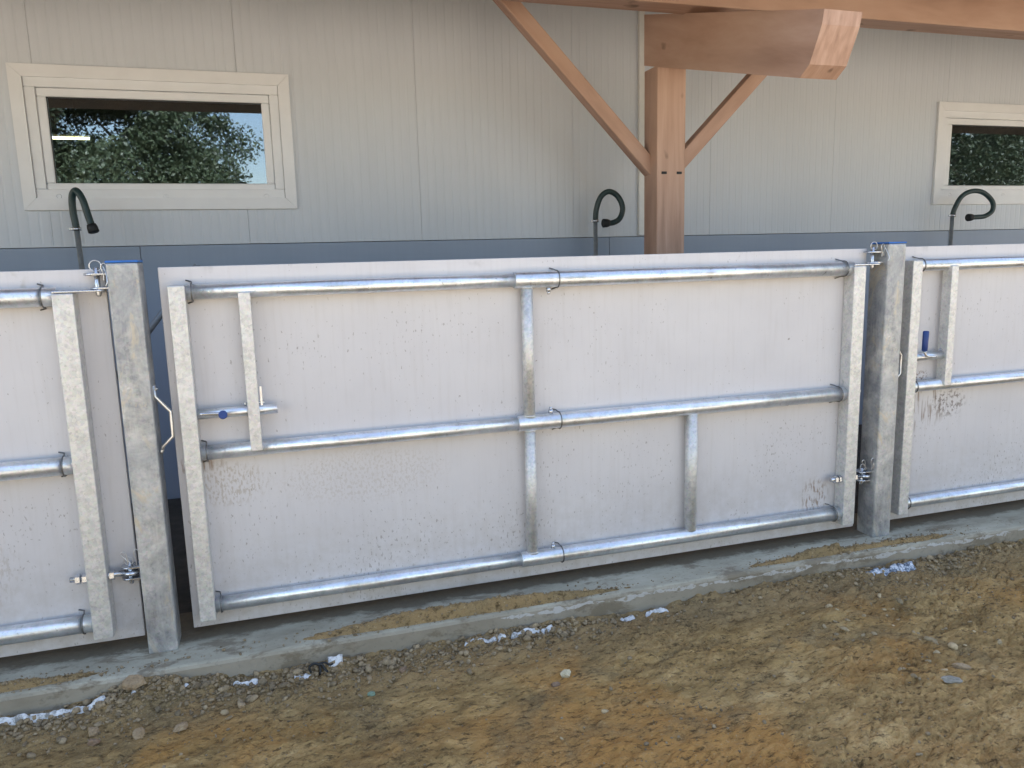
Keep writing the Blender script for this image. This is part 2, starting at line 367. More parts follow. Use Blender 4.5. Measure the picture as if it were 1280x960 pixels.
# numpy value noise
def vn(x, y, seed):
    xi = np.floor(x).astype(np.int64); yi = np.floor(y).astype(np.int64); fx = x-xi; fy = y-yi
    fx = fx*fx*fx*(fx*(fx*6-15)+10); fy = fy*fy*fy*(fy*(fy*6-15)+10)
    def h(a, b):
        q = (a*374761393+b*668265263+seed*1442695041) & 0xffffffff
        q = ((q ^ (q >> 13))*1274126177) & 0xffffffff
        return ((q ^ (q >> 16)) & 0xffff)/65535.
    return (h(xi, yi)*(1-fx)+h(xi+1, yi)*fx)*(1-fy)+(h(xi, yi+1)*(1-fx)+h(xi+1, yi+1)*fx)*fy
def fbm(x, y, seed, oct_=4, g=.5):
    s = 0; a = 1; t = 0
    for i in range(oct_): s = s+a*vn(x*2**i, y*2**i, seed+i*17); t += a; a *= g
    return s/t-.5
def gh(x, y):
    """height of the bare ground"""
    ca, sa = math.cos(R(-28)), math.sin(R(-28)); u = x*ca-y*sa; v = x*sa+y*ca
    h = .088+.030*fbm(x*1.3, y*1.3, 3, 3)
    h = h+.026*fbm(u*4, v*10, 9, 4)+.016*fbm(u*13, v*28, 21, 3, .6)
    rid = 1-np.abs(2*fbm(u*6, v*17, 31, 4, .55))*2
    h = h-.012*np.clip(rid-.72, 0, 1)*3*np.clip(fbm(x*1.9, y*1.9, 77, 2)*3+.6, 0, 1)
    t = fbm(u*4.5+3, v*11, 131, 4, .6)*9; fr = t-np.floor(t); fr = np.clip(fr/.16, 0, 1)
    pm = np.clip(fbm(x*1.6+5, y*2.2, 140, 3)*5+.45, 0, 1)*np.clip((x+.6)*.7, .25, 1)
    h = h+pm*.0065*(np.floor(t)+fr-t)
    h = h+(.010+.012*pm)*fbm(x*40, y*40, 41, 4, .7)
    # loose earth banked against the kerb
    bank = np.clip((y-2.40)/.2, 0, 1)
    lump = .010+.050*np.clip(fbm(x*2.4, y*3, 55, 3)+.12, 0, 1)+.018*fbm(x*22, y*22, 60, 3)
    h = h+bank*lump
    heap = np.exp(-((x+.48)/.17)**2-((y-2.60)/.10)**2)*.055; h = h+heap
    far = np.clip((np.hypot(x-1, y-2)-6)/10, 0, 1)
    return h*(1-far)+.05*far
def grid_mesh(name, xs, ys, hf, m):
    X, Y = np.meshgrid(xs, ys); Z = hf(X, Y)
    co = np.stack([X, Y, Z], -1).reshape(-1, 3).astype(np.float32)
    nx, ny = len(xs), len(ys)
    i = np.arange(nx-1)[None, :]+np.arange(ny-1)[:, None]*nx
    q = np.stack([i, i+1, i+1+nx, i+nx], -1).reshape(-1, 4).astype(np.int32)
    me = bpy.data.meshes.new(name); me.vertices.add(len(co)); me.vertices.foreach_set('co', co.ravel())
    me.loops.add(q.size); me.loops.foreach_set('vertex_index', q.ravel())
    me.polygons.add(len(q)); me.polygons.foreach_set('loop_start', np.arange(0, q.size, 4, dtype=np.int32))
    me.polygons.foreach_set('use_smooth', np.ones(len(q), dtype=bool))
    me.update(calc_edges=True); me.materials.append(m)
    o = bpy.data.objects.new(name, me); C.objects.link(o); return o

# ================================================================== SETTING
xs = np.concatenate([-np.geomspace(150, 1.5, 26), np.arange(-1.4, 4.4, .005), np.geomspace(4.5, 160, 26)])
ys = np.concatenate([-np.geomspace(150, .2, 26), np.linspace(0, 1.1, 40)[:-1], np.arange(1.1, 2.66, .0048)])
def ghz(x, y): return np.where(y > 2.62, .02, gh(x, y))
tag(grid_mesh('ground', xs, ys, ghz, M['soil']), kind='structure')
bm = B(); box(bm, -150, 160, 2.66, 160, -.3, .02)
tag(obj('ground_behind', bm, M['soil']), kind='structure')
# kerb with a slightly uneven front
bm = B(); prof = [(2.592, -.05), (2.590, .10), (2.588, .163), (2.594, .172), (2.604, .176), (2.80, .176), (3.02, .176), (3.02, .0)]
rows = []
kx = np.arange(-8, 13, .03)
for x in kx:
    wob = .006*(vn(np.array(x*1.7), np.array(.5), 5)-.5)+.004*(vn(np.array(x*11), np.array(.5), 6)-.5)
    chip = max(0., float(vn(np.array(x*5.), np.array(3.5), 8))-.70)*.05
    rows.append([bm.verts.new((x, y+(wob if y < 2.7 else 0)+(chip if z > .15 and y < 2.7 else 0), z-(chip*.5 if .15 < z and y < 2.61 else 0))) for y, z in prof])
for a, b_ in zip(rows, rows[1:]):
    for k in range(len(prof)-1): bm.faces.new((a[k], a[k+1], b_[k+1], b_[k]))
tag(obj('kerb', bm, M['kerb']), kind='structure')
bm = B(); box(bm, -8, 13, 3.02, 4.66, .0, .165); tag(obj('barn_floor', bm, M['floor']), kind='structure')
# earth and grit lying on top of the kerb
def spill(x, y):
    ctr = 2.635+.03*(vn(x*1.3, x*0+.5, 91)-.5)
    amp = np.clip(vn(x*1.1+4.3, x*0+.5, 92)*1.9-.15, 0, 1)*np.where((x > .05) & (x < 2.3), 1, .6)
    amp = np.where((x > -.62) & (x < -.28), .1, amp)
    e_ = np.clip((y-2.604)/.022, 0, 1); e_ = e_*e_*(3-2*e_)
    return .160+amp*e_*(.062*np.exp(-((y-ctr)/.030)**2)+.030*fbm(x*18, y*18, 93, 4, .65))+.010*fbm(x*25, y*25, 94, 3)+.008*fbm(x*80, y*80, 96, 2)
o = grid_mesh('loose_earth', np.arange(-1.3, 4.3, .006), np.arange(2.604, 2.70, .006), spill, M['soil'])
tag(o, kind='stuff')

# ================================================================== BARN
WY = 4.70
barn = thing('barn_building', 'grey panel clad barn wall with timber posts and projecting roof behind the gates', 'barn')
wins = [(-1.223, .165, 1.808, 2.545), (4.795, 6.18, 1.808, 2.550)]
bm = B()
cuts = [1.615, 1.808, 2.545, 3.5]
edges = [-8.11+k for k in range(22)]
for x0, x1 in zip(edges, edges[1:]):
    a, b_ = x0+.0008, x1-.0008
    for z0, z1 in zip(cuts, cuts[1:]):
        segs = [(a, b_)]
        if z0 == 1.808:
            for wx0, wx1, _, _ in wins:
                wx0 += .03; wx1 -= .03
                segs = [s for u, v in segs for s in (((u, v),) if v < wx0 or u > wx1 else ((u, wx0), (wx1, v))) if s[1]-s[0] > .001]
        for u, v in segs: box(bm, u, v, WY, WY+.10, z0, z1)
obj('cladding', bm, M['clad'], barn)
bm = B(); pe = [-7.9, -3.53, -.69, 2.14, 4.98, 7.8, 12.9]
for x0, x1 in zip(pe, pe[1:]): box(bm, x0+.0015, x1-.0015, WY-.004, WY+.09, .10, 1.611, .001)
obj('plinth', bm, M['plinth'], barn)
bm = B(); box(bm, 2.345, 2.385, WY-.025, WY, 1.62, 3.2, .004); obj('trunking', bm, M['whitestrip'], barn)
# interior shell
bm = B()
box(bm, -8, 13, 10.5, 10.6, 0, 4.6); box(bm, -8.1, -8, WY, 10.5, 0, 4.6); box(bm, 13, 13.1, WY, 10.5, 0, 4.6); box(bm, -8, 13, WY+.12, 10.5, .1, .16)
obj('inner_wall', bm, M['interior'], barn)
# roof
def roofz(y): return 2.985+.269*(y-3.62)
bm = B()
v = [bm.verts.new(p) for p in [(x, y, roofz(y)+dz) for x in (-9, 15) for (y, dz) in ((2.60, 0), (11.5, 0), (11.5, .09), (2.60, .09))]]
for f in ((0, 1, 2, 3), (7, 6, 5, 4), (0, 4, 5, 1), (1, 5, 6, 2), (2, 6, 7, 3), (3, 7, 4, 0)): bm.faces.new([v[i] for i in f])
obj('roof', bm, M['decking'], barn)

def rect_frame(bm, x0, x1, z0, z1, wd, y0, y1, bev=.002):
    """four mitre-less bars butted end to end"""
    box(bm, x0, x1, y0, y1, z1-wd, z1, bev); box(bm, x0, x1, y0, y1, z0, z0+wd, bev)
    box(bm, x0, x0+wd, y0+.0004, y1, z0+wd, z1-wd, bev); box(bm, x1-wd, x1, y0+.0004, y1, z0+wd, z1-wd, bev)
def mitre_frame(bm, x0, x1, z0, z1, wd, y0, y1):
    gap = .0006
    for s in ('t', 'b', 'l', 'r'):
        if s in 'tb':
            zo, zi = (z1, z1-wd) if s == 't' else (z0, z0+wd)
            q = [(x0+gap, zo), (x1-gap, zo), (x1-wd-gap, zi), (x0+wd+gap, zi)]
        else:
            xo, xi = (x0, x0+wd) if s == 'l' else (x1, x1-wd)
            q = [(xo, z0+gap), (xo, z1-gap), (xi, z1-wd-gap), (xi, z0+wd+gap)]
        a = [bm.verts.new((x, y0, z)) for x, z in q]; b2 = [bm.verts.new((x, y1, z)) for x, z in q]
        bm.faces.new(a); bm.faces.new(b2[::-1])
        for k in range(4): bm.faces.new((a[k], b2[k], b2[(k+1) % 4], a[(k+1) % 4]))
def window(x0, x1, z0, z1):
    bm = B(); mitre_frame(bm, x0, x1, z0, z1, .062, WY-.022, WY-.001)
    wn = obj('window', bm, M['frame'], barn)
    bm = B(); rect_frame(bm, x0+.063, x1-.063, z0+.060, z1-.060, .050, WY-.010, WY+.06, .004)
    for k in (.12, .5, .88):
        xc = x0+k*(x1-x0); torus(bm, (xc, WY-.0105, z0+.072), .012, .0025, 'Y', 14, 6)
    obj('frame', bm, M['frame'], wn)
    bm = B(); rect_frame(bm, x0+.114, x1-.114, z0+.098, z1-.111, .044, WY-.001, WY+.05, .007)
    obj('sash', bm, M['frame'], wn)
    bm = B(); rect_frame(bm, x0+.157, x1-.148, z0+.1375, z1-.1545, .004, WY+.008, WY+.013, 0)
    obj('gasket', bm, M['gasket'], wn)
    bm = B(); box(bm, x0+.157, x1-.148, WY+.014, WY+.018, z0+.1375, z1-.1545)
    obj('pane', bm, M['glass'], wn)
for wv in wins: window(*wv)

def beam(name, p0, p1, side, wx, wy, bev=.006):
    p0, p1 = Vector(p0), Vector(p1); z = (p1-p0).normalized(); x = (Vector(side)-z*z.dot(Vector(side))).normalized(); y = z.cross(x)
    L = (p1-p0).length; bm = B(); box(bm, -wx/2, wx/2, -wy/2, wy/2, 0, L, bev)
    o = obj(name, bm, M['timber'], barn)
    o.matrix_local = Matrix(((x.x, y.x, z.x, p0.x), (x.y, y.y, z.y, p0.y), (x.z, y.z, z.z, p0.z), (0, 0, 0, 1)))
    return o
# post, stands on the barn floor
tp = beam('timber_post', (2.191, 4.05, .165), (2.191, 4.05, 2.52), (1, 0, 0), .178, .16)
for dx in (-.045, .05):
    bm = B(); box(bm, dx-.016, dx+.016, -.0845, -.078, 1.78-.007, 1.78+.007, .002); obj('peg', bm, M['nozzle'], tp)
# outrigger beam with a cut and curved end
prof = [(4.13, 2.825), (4.13, 2.552), (3.97, 2.508), (2.757, 2.186), (2.70, 2.226), (2.663, 2.298), (2.634, 2.358), (2.623, 2.41)]
bm = B()
A_ = [bm.verts.new((2.102, y, z)) for y, z in prof]; D_ = [bm.verts.new((2.28, y, z)) for y, z in prof]
bm.faces.new(A_); bm.faces.new(D_[::-1])
for k in range(len(prof)): bm.faces.new((A_[k], D_[k], D_[(k+1) % len(prof)], A_[(k+1) % len(prof)]))
bmesh.ops.recalc_face_normals(bm, faces=bm.faces)
# grain along the beam: local Z = beam direction
zb = Vector((0, -1, -.266)).normalized(); xb = Vector((1, 0, 0)); yb = zb.cross(xb)
Mx = Matrix(((xb.x, yb.x, zb.x, 2.19), (xb.y, yb.y, zb.y, 4.13), (xb.z, yb.z, zb.z, 2.6), (0, 0, 0, 1)))
bmesh.ops.transform(bm, matrix=Mx.inverted(), verts=bm.verts)
o = obj('outrigger_beam', bm, M['timber'], barn); o.matrix_local = Mx
c45 = math.cos(PI/4)
beam('brace', (2.135, 4.09, 1.965), (1.05, 4.09, 3.06), (0, 1, 0), .08, .080)
beam('brace', (2.245, 4.09, 1.955), (3.35, 4.09, 3.05), (0, 1, 0), .08, .080)
beam('purlin', (-5, 3.625, 2.79), (10, 3.625, 2.79), (0, 1, 0), .15, .18)
beam('purlin', (-5, 4.05, 2.925), (10, 4.05, 2.925), (0, 1, 0), .15, .17)

# ceiling tube seen through the left window
lamp = thing('ceiling_lamp', 'lit fluorescent tube hanging inside the barn, seen through the left window', 'lamp', (-2.1, 8, 2.66))
bm = B(); tube(bm, [(-.6, 0, 0), (.6, 0, 0)], .012, 12); obj('lamp_tube', bm, M['lamp'], lamp)
bm = B(); box(bm, -.62, .62, -.03, .03, .022, .07, .004)
for s in (-.5, .5): tube(bm, [(s, 0, .06), (s, 0, 1.45)], .003, 6)
obj('housing', bm, M['interior'], lamp)

# ================================================================== DRINKER STANDPIPES
def hose(label, base, pts, endr):
    t = thing('water_standpipe', label, 'standpipe', base, 'standpipes with hose loops in front of the barn wall')
    j = Vector(pts[0])
    bm = B(); tube(bm, [(0, 0, 0), (j.x*.5, j.y, j.z*.5), tuple(j+Vector((0, 0, .01)))], .0135, 14); obj('pipe', bm, M['standpipe'], t)
    bm = B(); tube(bm, [tuple(j+Vector((0, 0, -.008))), tuple(j+Vector((0, 0, .008)))], .0225, 16)
    box(bm, j.x-.034, j.x-.02, -.006, .006, j.z-.006, j.z+.006, .001); obj('hose_clamp', bm, M['bolt'], t)
    sp = smooth_pts(pts, 10); bm = B(); tube(bm, sp, .0172, 16); h = obj('hose', bm, M['hose'], t)
    d = (sp[-1]-sp[-3]).normalized(); bm = B(); tube(bm, [sp[-1]-d*.02, sp[-1]-d*.005, sp[-1]+d*.02, sp[-1]+d*.024], [.022, .026, .027, .02], 16); obj('nozzle', bm, M['nozzle'], h)
def rel(base, pts, y=4.5): return [(x-base[0], dy, z-base[2]) for x, dy, z in pts]
b0 = (-.925, 4.5, .165)
hose('standpipe with dark green hose hooked downward under the left window', b0, rel(b0, [(-.950, 0, 1.700), (-.957, 0, 1.79), (-.950, -.01, 1.865), (-.925, -.03, 1.890), (-.897, -.05, 1.845), (-.878, -.06, 1.765), (-.862, -.07, 1.700)]), .02)
b1 = (1.957, 4.5, .165)
hose('standpipe with grey green hose loop curled round beside the timber post', b1, rel(b1, [(1.955, 0, 1.708), (1.958, -.01, 1.78), (1.985, -.02, 1.855), (2.035, -.03, 1.885), (2.09, -.04, 1.855), (2.118, -.05, 1.785), (2.10, -.05, 1.722), (2.055, -.05, 1.695), (2.005, -.05, 1.692)]), .02)
b2 = (4.797, 4.5, .165)
hose('standpipe with dark hose loop curled in front of the right window corner', b2, rel(b2, [(4.797, 0, 1.715), (4.808, -.01, 1.775), (4.85, -.02, 1.85), (4.93, -.03, 1.887), (5.03, -.04, 1.875), (5.11, -.05, 1.81), (5.115, -.05, 1.745), (5.05, -.05, 1.707), (4.97, -.05, 1.700), (4.91, -.05, 1.698)]), .02)
bm = B(); tube(bm, [(-.62, 3.25, 1.07), (-.28, 3.25, 1.50)], .012, 10)
tube(bm, [(-.62, 3.25, .165), (-.62, 3.25, 1.09)], .012, 10); tube(bm, [(-.28, 3.25, .165), (-.28, 3.25, 1.50)], .012, 10)
tag(obj('slanted_rail', bm, M['standpipe']), 'thin grey rail slanting behind the gap between left post and middle gate', 'rail')

# ================================================================== GATES
GZ = .21
def handle(parent, x, dirx, up):
    bm = B()
    y0 = -.024
    if up:
        pts = smooth_pts([(x+dirx*.075, y0-.004, .0), (x+dirx*.03, y0-.010, .004), (x+dirx*.008, y0-.012, .012), (x, y0-.012, .03)], 6)
        tube(bm, pts, .0055, 10); torus(bm, (x, y0-.012, .026), .006, .004, 'Z', 12, 8)
        h = obj('latch_handle', bm, M['bolt'], parent)
        bm = B(); tube(bm, [(x, y0-.012, .030), (x, y0-.012, .034), (x+.002, y0-.012, .118), (x+.002, y0-.012, .122)], [.009, .0125, .0135, .010], 18)
    else:
        pts = smooth_pts([(x+dirx*.075, y0+.002, .004), (x+dirx*.03, y0-.001, .003), (x+dirx*.008, y0-.006, .001), (x, y0-.03, 0)], 6)
        tube(bm, pts, .0055, 10); h = obj('latch_handle', bm, M['bolt'], parent)
        bm = B(); tube(bm, [(x, y0-.022, 0), (x, y0-.026, 0), (x+.0055, y0-.105, .0155), (x+.0058, y0-.109, .0163)], [.009, .0135, .0145, .012], 20)
    obj('grip', bm, M['navy'], h)
def make_gate(label, loc):
    t = thing('metal_gate', label, 'gate', loc, 'panelled galvanised gates in a row')
    # local x = world x + .365 ; y = 0 at the face of the board (world 2.80)
    bm = B(); box(bm, 0, 2.882, 0, .018, 0, 1.286, .0025); obj('board', bm, M['panel_c'], t)
    X = lambda x: x+.365
    Zr = [1.412-GZ, .858-GZ, .300-GZ]
    for z in Zr:
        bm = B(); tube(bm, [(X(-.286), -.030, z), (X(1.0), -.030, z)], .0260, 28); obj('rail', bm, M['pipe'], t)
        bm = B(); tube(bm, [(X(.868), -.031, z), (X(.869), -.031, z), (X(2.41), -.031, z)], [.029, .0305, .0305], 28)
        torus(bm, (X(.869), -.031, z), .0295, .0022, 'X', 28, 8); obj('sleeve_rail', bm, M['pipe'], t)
        for xw, rr in ((-.262, .031), (1.04, .034), (2.37, .034)):
            bm = B(); torus(bm, (X(xw), -.031, z), rr-.0005, .0024, 'X', 24, 8, PI*.42, PI*1.58)
            for s in (1, -1): tube(bm, [(X(xw), -.031+rr*math.cos(PI*.42), z+s*rr*math.sin(PI*.42)), (X(xw)-.003, -.004, z+s*(rr+.003)), (X(xw)-.02, -.003, z+s*(rr+.008))], .0024, 8)
            obj('wire_clip', bm, M['wire'], t)
    # set bolts on the sleeves
    for i, z in enumerate(Zr):
        s = -1 if i == 0 else 1
        bm = B(); zz0 = z+s*.031
        tube(bm, [(X(1.004), -.036, zz0), (X(1.004), -.036, zz0+s*.016)], .0095, 6); tube(bm, [(X(1.004), -.036, zz0+s*.014), (X(1.004), -.036, zz0+s*.026)], .006, 6)
        obj('set_bolt', bm, M['bolt'], t)
    # stiles: box section, open top
    def stile(x0, x1, z0, z1, yf=-.066, yb=-.001, seam=()):
        bm = B(); t_ = .004
        box(bm, x0, x1, yf, yb, z0, z1, .004)
        for zs in seam: box(bm, x0-.0006, x1+.0006, yf-.0008, yb, zs-.005, zs+.005, .0004)
        return obj('stile', bm, M['stile'], t)
    stile(X(-.334), X(-.281), .045, 1.225, seam=(.622,))
    stile(X(2.400), X(2.462), .040, 1.212, seam=(.66,))
    # centre upright, round, in two lengths
    for za, zb_ in ((Zr[1]+.025, Zr[0]-.024), (Zr[2]+.024, Zr[1]-.025)):
        bm = B(); tube(bm, [(X(.917), -.032, za), (X(.917), -.032, zb_)], .0225, 24)
        torus(bm, (X(.917), -.032, zb_-.004), .0225, .003, 'Z', 24, 6); torus(bm, (X(.917), -.032, za+.004), .0225, .003, 'Z', 24, 6)
        obj('centre_upright', bm, M['stile'], t)
    bm = B(); tube(bm, [(X(1.633), -.032, Zr[2]+.024), (X(1.633), -.032, Zr[1]-.022)], .0255, 24); obj('short_upright', bm, M['stile'], t)
    # flat upright carrying the latch
    bm = B(); box(bm, X(-.117), X(-.078), -.069, -.016, Zr[1]-.002, Zr[0]-.006, .003); obj('latch_upright', bm, M['stile'], t)
    bm = B(); tube(bm, [(X(-.125), -.040, .812), (X(-.060), -.040, .812)], .004, 10); hexnut(bm, (X(-.124), -.040, .812), .007, .006); hexnut(bm, (X(-.064), -.040, .812), .007, .006)
    box(bm, X(-.074), X(-.066), -.045, -.038, .80, .87, .001); obj('latch_spring', bm, M['bolt'], t)
    # eye plate on the hinge stile
    bm = B(); box(bm, X(2.402), X(2.535), -.062, -.012, 1.2135, 1.2205, .002); tube(bm, [(X(2.53), -.037, 1.2135), (X(2.53), -.037, 1.2205)], .025, 24)
    obj('hinge_plate', bm, M['bolt'], t)
    # adjustable eye bolt
    z = .465-GZ; bm = B()
    tube(bm, [(X(2.345), -.037, z), (X(2.516), -.037, z)], .0095, 14); torus(bm, (X(2.533), -.037, z), .017, .008, 'Z', 24, 10)
    eb = obj('eye_bolt', bm, M['bolt'], t)
    for xx in (2.370, 2.391, 2.474): 
        bm = B(); hexnut(bm, (X(xx), -.037, z), .0185, .014); obj('nut', bm, M['bolt'], eb)
    return t
g1 = make_gate('middle gate, shown whole, with blue latch knob at its left end', (-.365, 2.80, GZ))
gl_ = copy_tree(g1); gl_.location = (-.365-3.072, 2.80, GZ); gl_['label'] = 'left gate cut off by the picture edge, showing only its hinged end'
gr_ = copy_tree(g1); gr_.location = (-.365+3.050, 2.80, GZ+.003); gr_['label'] = 'right gate beyond the right post with upright blue latch grip'
for root, mk, dx in ((gl_, 'panel_l', .030), (gr_, 'panel_r', .0)):
    bd = [q for q in bpy.data.objects if q.parent == root and q.name.startswith('board')][0]
    bd.data = bd.data.copy(); bd.data.materials[0] = M[mk]; bd.location.x += dx
for root, x0, x1, hx, up_, dx in ((g1, .083, .346, .169, False, -1), (gr_, .07, .252, .070+.045, True, 1)):
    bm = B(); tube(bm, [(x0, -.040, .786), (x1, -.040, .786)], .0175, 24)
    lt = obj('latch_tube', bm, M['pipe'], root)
    h0 = bpy.data.objects.new('latch_pivot', None)
    bpy.data.objects.remove(h0)
    n0 = set(bpy.data.objects); handle(lt, hx, dx, up_)
    for q in set(bpy.data.objects)-n0:
        if q.parent == lt: q.location = (0, -.036, .786)

# ================================================================== POSTS
def rclip(bm, c, s, lean):
    x, y, z = c
    tube(bm, smooth_pts([(x, y, z-.02*s), (x+lean*.2, y, z), (x+lean-.010*s, y, z+.03*s), (x+lean, y, z+.042*s), (x+lean+.010*s, y, z+.03*s), (x+lean*.6+.008*s, y, z+.004), (x+.012*s, y, z-.016*s)], 6), .0018, 6)
def make_post(label, loc, clipkind):
    t = thing('gate_post', label, 'post', loc, 'square galvanised gate posts')
    bm = B(); box(bm, -.0475, .0475, -.055, .055, -.004, 1.338, .007)
    obj('shaft', bm, M['post'], t)
    bm = B(); box(bm, -.0485, .0485, -.056, .056, 1.338, 1.3455, .003); obj('cap', bm, M['cap'], t)
    # base weld
    for zt, x0 in ((1.304, -.115), (1.259, -.100)):
        bm = B(); box(bm, x0+.02, -.0475, -.030, .030, zt-.004, zt+.003, .001); tube(bm, [(x0+.022, 0, zt-.004), (x0+.022, 0, zt+.003)], .030, 24); obj('hinge_lug', bm, M['bolt'], t)
    bm = B(); tube(bm, [(-.085, -.002, 1.232), (-.085, -.002, 1.236), (-.085, -.002, 1.325)], [.006, .0085, .0085], 14)
    pin = obj('hinge_pin', bm, M['bolt'], t)
    bm = B(); torus(bm, (-.085, -.008, 1.330), .0175, .002, 'Y', 22, 6)
    rclip(bm, (-.060, -.03, 1.30), .9, .004); tube(bm, smooth_pts([(-.058, -.036, 1.33), (-.050, -.045, 1.31), (-.046, -.058, 1.28), (-.052, -.058, 1.265)], 6), .0018, 6)
    obj('pin_clip', bm, M['bright_wire'], pin)
    for zt in (.308, .268):
        bm = B(); box(bm, -.085, -.0475, -.028, .028, zt-.003, zt+.003, .001); tube(bm, [(-.085, 0, zt-.003), (-.085, 0, zt+.003)], .028, 24); obj('hinge_lug', bm, M['bolt'], t)
    bm = B(); tube(bm, [(-.085, -.002, .245), (-.085, -.002, .249), (-.085, -.002, .325)], [.006, .0085, .0085], 14)
    pin = obj('hinge_pin', bm, M['bolt'], t)
    bm = B(); torus(bm, (-.085, -.008, .329), .014, .0018, 'Y', 22, 6)
    rclip(bm, (-.085, -.025, .335), .8, -.012); rclip(bm, (-.058, -.035, .338), .9, .004); obj('pin_clip', bm, M['bright_wire'], pin)
    # bent strike bar on the far side
    bm = B(); q = [(.0495, .93), (.0510, .892), (.094, .838), (.094, .752), (.060, .720), (.051, .694)]
    tube(bm, [(x, -.012, z) for x, z in q], .0062, 10)
    sb = obj('strike_bar', bm, M['bright_wire'], t)
    for z in (.918, .704):
        bm = B(); tube(bm, [(.046, -.012, z), (.062, -.012, z)], .0035, 8); hexnut(bm, (.055, -.012, z), .008, .006); obj('bolt', bm, M['bolt'], sb)
    return t
p1 = make_post('left steel post with blue cap, streaked white, left of the middle gate', (-.4585, 2.775, .176), 0)
p2 = copy_tree(p1); p2.location = (2.609, 2.775, .176); p2['label'] = 'right steel post with blue cap between middle gate and right gate'

# ================================================================== LOOSE STONES
def rock_verts(seed, sub=1):
    bm = B(); bmesh.ops.create_icosphere(bm, subdivisions=sub, radius=1)
    r = random.Random(seed); off = Vector((r.random()*50, r.random()*50, r.random()*50))
    pl = [(Vector((r.gauss(0, 1), r.gauss(0, 1), r.gauss(0, 1))).normalized(), r.uniform(.55, .85)) for _ in range(7)]
    for v in bm.verts:
        d = v.co.normalized(); rr = 1.
        for pn, dd in pl:
            k = d.dot(pn)
            if k > 0: rr = min(rr, dd/k)
        rr *= 1+.16*noise.noise(d*2.3+off)+(.06*noise.noise(d*7+off) if sub > 2 else 0)
        v.co = d*rr
    bm.verts.ensure_lookup_table()
    V = np.array([v.co[:] for v in bm.verts]); F = np.array([[q.index for q in f.verts] for f in bm.faces]); bm.free(); return V, F
protos = [rock_verts(i, 1) for i in range(14)]; protos2 = [rock_verts(50+i, 2) for i in range(8)]
def rotm(n_):
    q = rng.normal(size=(n_, 4)); q /= np.linalg.norm(q, axis=1)[:, None]; a, b_, c_, d = q.T
    return np.stack([1-2*(c_*c_+d*d), 2*(b_*c_-a*d), 2*(b_*d+a*c_), 2*(b_*c_+a*d), 1-2*(b_*b_+d*d), 2*(c_*d-a*b_), 2*(b_*d-a*c_), 2*(c_*d+a*b_), 1-2*(b_*b_+c_*c_)], -1).reshape(-1, 3, 3)
def scatter(name, pos, size, m):
    Vs, Fs, o_ = [], [], 0
    Rm = rotm(len(pos))
    for i in range(len(pos)):
        V, F = (protos2[i % 8] if size[i] > .007 else protos[i % 14])
        sc = np.array([1, rng.uniform(.6, 1), rng.uniform(.5, .8)])*size[i]
        W = (V*sc)@Rm[i].T; W[:, 2] *= .8
        Vs.append(W+pos[i]); Fs.append(F+o_); o_ += len(V)
    V = np.concatenate(Vs); F = np.concatenate(Fs)
    me = bpy.data.meshes.new(name); me.vertices.add(len(V)); me.vertices.foreach_set('co', V.astype(np.float32).ravel())
    me.loops.add(F.size); me.loops.foreach_set('vertex_index', F.astype(np.int32).ravel())
    me.polygons.add(len(F)); me.polygons.foreach_set('loop_start', np.arange(0, F.size, 3, dtype=np.int32)); me.update(calc_edges=True)
    me.materials.append(m); o = bpy.data.objects.new(name, me); C.objects.link(o); tag(o, kind='stuff'); return o
# gravel bank in front of the kerb
n_ = 6500; x = rng.uniform(-1.2, 4.0, n_); y = 2.585-np.abs(rng.normal(0, .075, n_))
dens = np.clip(vn(x*2.2, y*0+.5, 71)*1.5-.1, .1, 1)*np.where(x < 1.0, 1, .35)
dens = np.maximum(dens, np.where((x > .02) & (x < .55) & (y < 2.53), .95, 0))
k = rng.uniform(0, 1, n_) < dens; x, y = x[k], y[k]
s = np.clip(rng.lognormal(math.log(.0062), .48, len(x)), .0025, .019)
scatter('gravel', np.stack([x, y, gh(x, y)+s*.35], -1), s, M['gravel'])
# thin scatter of grit over the soil
n_ = 7000; x = rng.uniform(-1.2, 3.8, n_); y = rng.uniform(1.25, 2.5, n_)
k = rng.uniform(0, 1, n_) < np.clip(vn(x*2.5, y*2.5, 72)*1.8-.45, .12, 1); x, y = x[k], y[k]
s = np.clip(rng.lognormal(math.log(.0032), .45, len(x)), .0015, .011)
scatter('grit', np.stack([x, y, gh(x, y)+s*.2], -1), s, M['gravel'])
# flat clods broken out of the soil, mostly to the right
n_ = 1500; x = rng.uniform(-.6, 3.6, n_); y = rng.uniform(1.3, 2.48, n_)
k = rng.uniform(0, 1, n_) < np.clip(vn(x*1.9+7, y*3.1, 73)*2.2-1.05, .02, 1)*np.clip((x+.2)*.8, .25, 1); x, y = x[k], y[k]
s = np.clip(rng.lognormal(math.log(.009), .45, len(x)), .004, .024)
scatter('clods', np.stack([x, y, gh(x, y)-s*.05], -1), s, M['clod'])
